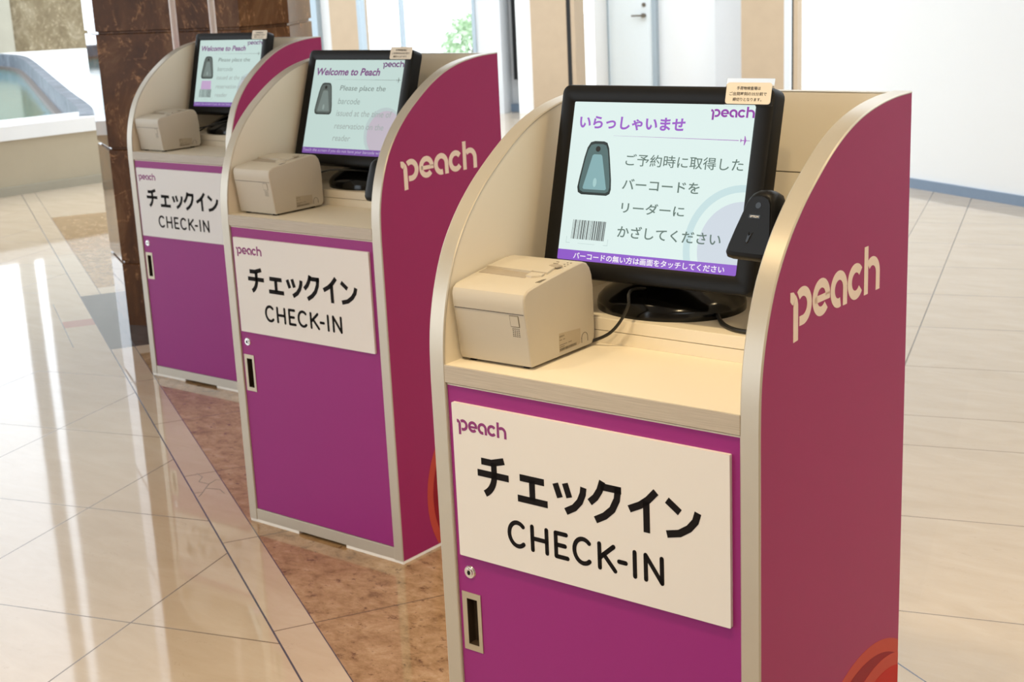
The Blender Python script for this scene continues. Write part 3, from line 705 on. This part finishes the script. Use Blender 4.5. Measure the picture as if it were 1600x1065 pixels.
    if lang == 'ja' or pink:
        def bars(bm, d):
            x = -.1290; i = 0; rnd = random.Random(3)
            while x < -.071:
                w_ = rnd.choice((.0007, .0007, .0014, .0021)); poly(bm, F, [(x, -.0860), (x+w_, -.0860), (x+w_+.001, -.0575), (x+.001, -.0575)], d, d); x += w_+rnd.choice((.0008, .0008, .0016))
        if pink: put('pink_patch', 'pinkpatch', P([(-.123, -.0575), (-.073, -.0575), (-.075, -.027), (-.121, -.027)]))
        put('barcode_picture', 'bar_code', bars)
        def br(bm, d):
            for sx in (-1, 1):
                cx = -.1005+sx*.0365
                poly(bm, F, [(cx, -.0925), (cx+.0006, -.0925), (cx+.0006, -.083), (cx, -.083)], d, d); poly(bm, F, [(cx-sx*.007, -.0925), (cx, -.0925), (cx, -.0918), (cx-sx*.007, -.0918)], d, d)
            poly(bm, F, [(-.116, -.0925), (-.086, -.0925), (-.086, -.0920), (-.116, -.0920)], d, d)
        put('bracket_picture', 'scr_pale' if lang == 'ja' else 'scr_text_b', br)
    # stand
    bm = bmesh.new(); rings = []
    def se(q): c_, s_ = math.cos(q), math.sin(q); return (math.copysign(abs(c_)**.95, c_), math.copysign(abs(s_)**.95, s_))
    for r, z in ((1.0, 0), (1.005, .010), (.985, .018), (.91, .027), (.66, .045), (.42, .060)): rings.append([Vector((.119*r*se(q)[0], .102*r*se(q)[1], z)) for q in [2*math.pi*i/48 for i in range(48)]])
    loft(bm, rings); obj('base', bm, 'gloss_black', t, .6)
    nb = F.p(0, -.05, -.052)
    bm = bmesh.new(); loft(bm, [[(x*.055, y*.03+.02, .05) for x, y in circ(0, 0, 1, 20)], [(x*.042, y*.022+.015, .085) for x, y in circ(0, 0, 1, 20)], [(x*.04, y*.02+nb.y+.006, nb.z+.02) for x, y in circ(0, 0, 1, 20)]])
    obj('neck', bm, 'black', t, True)
    # notice card in a clear holder
    d0 = .0048
    def cp(u, v): return (u, v)
    bm = bmesh.new(); poly(bm, F, rrect(.1030, .1765, .1150, .1535, .001, 2), d0, d0+.0008); obj('card_holder', bm, 'acrylic', t) if lang == 'ja' else bm.free()
    bm = bmesh.new(); poly(bm, F, rrect(.1045, .1735, .1180, .1475, .004, 4), d0+.0009, d0+.0016); nc = tag(obj('notice_card', bm, 'card', t), 'small cream notice card')
    bm = bmesh.new(); dd = d0+.0018
    text(bm, F, '手荷物検査場は', .1205, .1570, .1372, .1422, dd, .01); text(bm, F, 'ご出発時刻の35分前で', .1100, .1670, .1295, .1345, dd, .01); text(bm, F, '締切りとなります。', .1160, .1600, .1218, .1268, dd, .01)
    obj('card_lettering', bm, 'ink', nc, 'flat')
    # power lead at the right of the base
    bm = bmesh.new(); tube(bm, [(.110, -.050, .008), (.128, -.072, .005), (.150, -.092, .004), (.178, -.104, .004), (.215, -.100, .004), (.25, -.07, .004)], .0033)
    obj('power_lead', bm, 'cable', t, True)
    return t
monitor(0, .234, .2565, 1.0647, .0178, .2647, 1.037, 'black touch monitor with a Japanese greeting screen on the nearest kiosk', 'ja')
monitor(1, .2164, .2756, 1.0659, .0080, .3218, 1.034, 'black touch monitor with an English welcome screen on the middle kiosk', 'en')
monitor(2, .221, .302, 1.0730, .0765, .2797, 1.015, 'black touch monitor showing a pink patch and barcode on the farthest kiosk', 'en', True)

# ------------------------------------------------------------------ receipt printers
PW = .1325
def arcs(cx, cz, r, a0, a1, n=6): return arc(cx, cz, r, a0, a1, n)
SIDE = [(.006, 0.0), (.003, .006), (-.004, .062), (-.0085, .088), (-.0088, .102), (-.006, .109), (.001, .1135), (.014, .1160), (.058, .1218), (.099, .1265), (.133, .1298), (.143, .1298), (.152, .1265), (.160, .118), (.165, .106), (.1675, .085), (.168, .02), (.1665, .008), (.162, .0015), (.156, 0.0)]
def build_printer():
    t = thing('receipt_printer', 'cream receipt printer on the shelf of the nearest kiosk', 'printer', on_kiosk(0, .0318, .0299, ZS), .018, 'receipt printers on the kiosk shelves')
    Z0 = .0045
    bm = bmesh.new(); pr = [(y, z+Z0) for y, z in SIDE]
    loft(bm, [[(.0025, y, z) for y, z in pr], [(PW-.0025, y, z) for y, z in pr]])
    obj('body', bm, 'plastic', t, .5)
    cy_, cz_ = .08, .06
    for s, x0 in ((-1, 0.0), (1, PW)):
        bm = bmesh.new(); sh = lambda k: [(cy_+(y-cy_)*k, Z0+cz_+(z-cz_)*k) for y, z in SIDE]
        xa = .0024 if s < 0 else PW-.0024
        loft(bm, [[(xa, y, z) for y, z in sh(.998)], [(xa+s*.0012, y, z) for y, z in sh(.996)], [(x0, y, z) for y, z in sh(.975)]]); obj('side_cover', bm, 'plastic', t, .5)
    # front seam and cover
    bm = newbox(.003, PW-.003, -.0076, -.0040, Z0+.0795, Z0+.0806); obj('front_seam', bm, 'seam', t)
    # slot on top, following the slope
    fr = Frame((0, 0, Z0+.1140), (1, 0, 0), (0, 1, .0131/.1)); dn = .0
    def top(y): # height of the top at y
        for (a, za), (c, zc) in zip(SIDE[6:11], SIDE[7:12]):
            if a <= y <= c: return Z0+za+(zc-za)*(y-a)/(c-a)
        return Z0+.1298
    def tp(x, y, h=0.0): return Vector((x, y, top(y)+h))
    def topquad(bm, pts, h0, h1):
        a = [bm.verts.new(tp(x, y, h1)) for x, y in pts]; c = [bm.verts.new(tp(x, y, h0)) for x, y in pts]; n = len(a)
        bm.faces.new(a)
        for i in range(n): bm.faces.new((a[i], c[i], c[(i+1) % n], a[(i+1) % n]))
    bm = bmesh.new(); topquad(bm, [(.006, .050), (.094, .047), (.090, .069), (.006, .073)], -.002, .0006); obj('paper_slot', bm, 'plastic_shaded', t)
    bm = bmesh.new(); topquad(bm, [(.006, .071), (.091, .067), (.092, .0705), (.006, .0745)], -.001, .0042); topquad(bm, [(.006, .0745), (.118, .0705), (.112, .108), (.006, .118)], -.001, .0032); obj('top_cover', bm, 'plastic', t)
    bm = bmesh.new(); topquad(bm, [(.092, .052), (.104, .0495), (.117, .057), (.116, .066), (.092, .067)], -.001, .0030); obj('lever', bm, 'plastic', t)
    bm = bmesh.new(); topquad(bm, [(PW-.0105, .034), (PW-.0035, .036), (PW-.0035, .052), (PW-.008, .047)], -.001, .0005); obj('side_notch', bm, 'dots', t)
    bm = bmesh.new(); topquad(bm, [(.100, .100), (.118, .094), (.122, .104), (.112, .108), (.104, .109)], .002, .0036); obj('latch', bm, 'plastic_shaded', t)
    bm = bmesh.new()
    for i in range(3):
        y = .111+i*.008
        topquad(bm, [(.094, y), (.107-.004*i, y), (.107-.004*i, y+.0016), (.094, y+.0016)], -.001, .0004)
        for j in range(2): topquad(bm, [(.113+j*.006, y), (.1155+j*.006, y), (.1155+j*.006, y+.0022), (.113+j*.006, y+.0022)], -.001, .0004)
    obj('indicator_marks', bm, 'dots', t)
    # front button and dot grid, on the sloping front
    def fy(z): return -.004+(z-.062)*(-.0045/.026) if z > .062 else .003+(z-.006)*(-.007/.056)
    def fp(x, z, h): return Vector((x, fy(z)-h, z+Z0))
    def fquad(bm, x0, x1, z0, z1, h):
        a = [bm.verts.new(fp(x, z, h)) for x, z in ((x0, z0), (x1, z0), (x1, z1), (x0, z1))]; c = [bm.verts.new(fp(x, z, -.001)) for x, z in ((x0, z0), (x1, z0), (x1, z1), (x0, z1))]
        bm.faces.new(a)
        for i in range(4): bm.faces.new((a[i], c[i], c[(i+1) % 4], a[(i+1) % 4]))
    bm = bmesh.new(); fquad(bm, .1034, .1196, .0600, .0774, .0004); obj('button_gap', bm, 'dots', t)
    bm = bmesh.new(); fquad(bm, .1043, .1187, .0610, .0765, .0009); obj('button', bm, 'plastic', t)
    bm = bmesh.new()
    for i in range(5):
        for j in range(4): fquad(bm, .1058+j*.0035, .1076+j*.0035, .0450+i*.0028, .0464+i*.0028, .0003)
    obj('vent_dots', bm, 'dots', t)
    # rating label and half-round mark on the right side
    fs = Frame((PW, 0, Z0), (0, 1, 0), (0, 0, 1))
    bm = bmesh.new(); poly(bm, fs, [(.073, .0065), (.121, .0070), (.1285, .0085), (.1285, .0310), (.073, .0350)], -.0003, .0003); sk = obj('rating_label', bm, 'sticker', t)
    bm = bmesh.new()
    text(bm, fs, 'EPSON', .074, .086, .0285, .0310, .0005, .02)
    for x0, x1, z in ((.074, .080, .0240), (.083, .088, .0240), (.074, .093, .0165), (.096, .105, .0165), (.074, .086, .0135)): poly(bm, fs, [(x0, z), (x1, z), (x1, z+.0009), (x0, z+.0009)], .0004, .0005)
    x = .074; rnd = random.Random(5)
    while x < .117:
        w_ = rnd.choice((.0006, .001, .0016)); poly(bm, fs, [(x, .0080), (x+w_, .0080), (x+w_, .0118), (x, .0118)], .0004, .0005); x += w_+rnd.choice((.0005, .0008))
    obj('label_print', bm, 'dots', sk)
    bm = bmesh.new(); stroke(bm, fs, [(.1315, .0075), (.1315, .0140)] + arc(.1395, .0140, .0080, 180, 0, 14) + [(.1475, .0075)], .0007, -.0003, .0004); obj('knockout_mark', bm, 'seam', t)
    for x in (.012, PW-.022):
        for y in (.012, .135):
            bm = newbox(x, x+.01, y, y+.012, 0, Z0+.001); obj('foot', bm, 'ink', t)
    return t
P_ = build_printer()
def cord(root, k, x, y, rz, pts, name='printer_cord'):
    """pts in kiosk space"""
    bm = bmesh.new(); loc = Vector((x, y, ZS)); R_ = Matrix.Rotation(-rz, 3, 'Z')
    tube(bm, [R_ @ (Vector(p)-loc) for p in pts], .0025 if k == 0 else .0023)
    obj(name, bm, 'cable', root, True)
pos_ = [(.0318, .0299, .018), (.0364, .0298, -.0073), (.0333, .029, -.03)]
P2_ = dup(P_, on_kiosk(1, pos_[1][0], pos_[1][1], ZS), KT[1][1]+pos_[1][2], 'cream receipt printer on the shelf of the middle kiosk')
P3_ = dup(P_, on_kiosk(2, pos_[2][0], pos_[2][1], ZS), KT[2][1]+pos_[2][2], 'cream receipt printer on the shelf of the farthest kiosk')
cord(P_, 0, *pos_[0], [(.150, .188, .829), (.163, .196, .832), (.188, .200, .845), (.208, .201, .866), (.2235, .200, .892), (.221, .206, .908), (.214, .230, .910), (.215, .26, .905)])
cord(P2_, 1, *pos_[1], [(.140, .195, .900), (.168, .200, .9105), (.190, .210, .9145), (.215, .225, .915), (.26, .27, .908)])
cord(P3_, 2, *pos_[2], [(.140, .195, .870), (.165, .200, .880), (.200, .220, .898), (.259, .260, .914), (.28, .29, .92)])
cord(P3_, 2, *pos_[2], [(.140, .198, .880), (.165, .205, .889), (.215, .235, .898), (.270, .280, .905)], 'data_cord')

# ------------------------------------------------------------------ barcode scanners
def scanner(k, label, cx=.482, y=.125, cz=1.040, rz=0.0):
    t = thing('barcode_scanner', label, 'scanner', on_kiosk(k, cx, y, cz-.055), KT[k][1]+rz, 'barcode scanners hung inside the right panels')
    F = Frame((0, 0, .055), (math.cos(-.10), math.sin(-.10), 0), (.21 if not rz else 0, .12, 1))
    half = [(0, -.0445), (.028, -.0445), (.0370, -.0430), (.0415, -.0370), (.0400, -.0280), (.0340, -.0020), (.0270, .0240), (.0225, .0400), (.0170, .0475), (.0090, .0512), (0, .0520)]
    out = [(x*.92-.0015, z) for x, z in half] + [(-x*.92-.0015, z) for x, z in reversed(half[1:-1])]
    def sc(kx, kz, oz=0): return [(x*kx, (z-.0)*kz+oz) for x, z in out]
    bm = bmesh.new(); loft(bm, [[F.p(u, v, d) for u, v in sc(a, a)] for a, d in ((.80, -.030), (.95, -.020), (1.0, -.008), (1.0, 0.0), (.97, .005), (.90, .0095), (.86, .0105))]); obj('body', bm, 'black', t, .8)
    bm = bmesh.new(); poly(bm, F, sc(.82, .80, .002), .0100, .0120); obj('face_plate', bm, 'gloss_black' if False else 'black', t)
    bm = bmesh.new(); poly(bm, F, circ(-.001, .0315, .0042, 20), .0118, .0124); obj('light_port', bm, 'gloss_black', t)
    bm = bmesh.new(); poly(bm, F, [(-.0115, .0140), (.0060, .0140), (.0060, .0188), (-.0115, .0188)], .0118, .0124); pl = obj('name_plate', bm, 'gloss_black', t)
    bm = bmesh.new(); text(bm, F, 'OPTICON', -.0095, .0042, .0150, .0177, .0127, .03, .2); obj('plate_lettering', bm, 'white', pl, 'flat')
    # teardrop button
    bm = bmesh.new(); td = [(-.0075, -.0195), (-.0052, -.0215), (-.0028, -.0195), (-.0010, -.0120), (.0020, -.0040), (-.0035, -.0090), (-.0055, -.0040), (-.0068, -.0120)]
    loft(bm, [[F.p(u, v, .0118) for u, v in td], [F.p(-.005+(u+.005)*.6, -.014+(v+.014)*.7, .0135) for u, v in td]]); obj('trigger', bm, 'chrome' if False else 'gloss_black', t, True)
    # bracket to the side panel
    if rz: return t
    bm = newbox(.012, W-T-cx-.0005, .018, .038, .030, .075, .002); obj('bracket', bm, 'black', t)
    return t
scanner(0, 'black handheld barcode scanner beside the Japanese screen, inside the nearest kiosk')
scanner(1, 'black barcode scanner mostly hidden behind the middle kiosk right panel', .4925, .063, .925, -1.45)
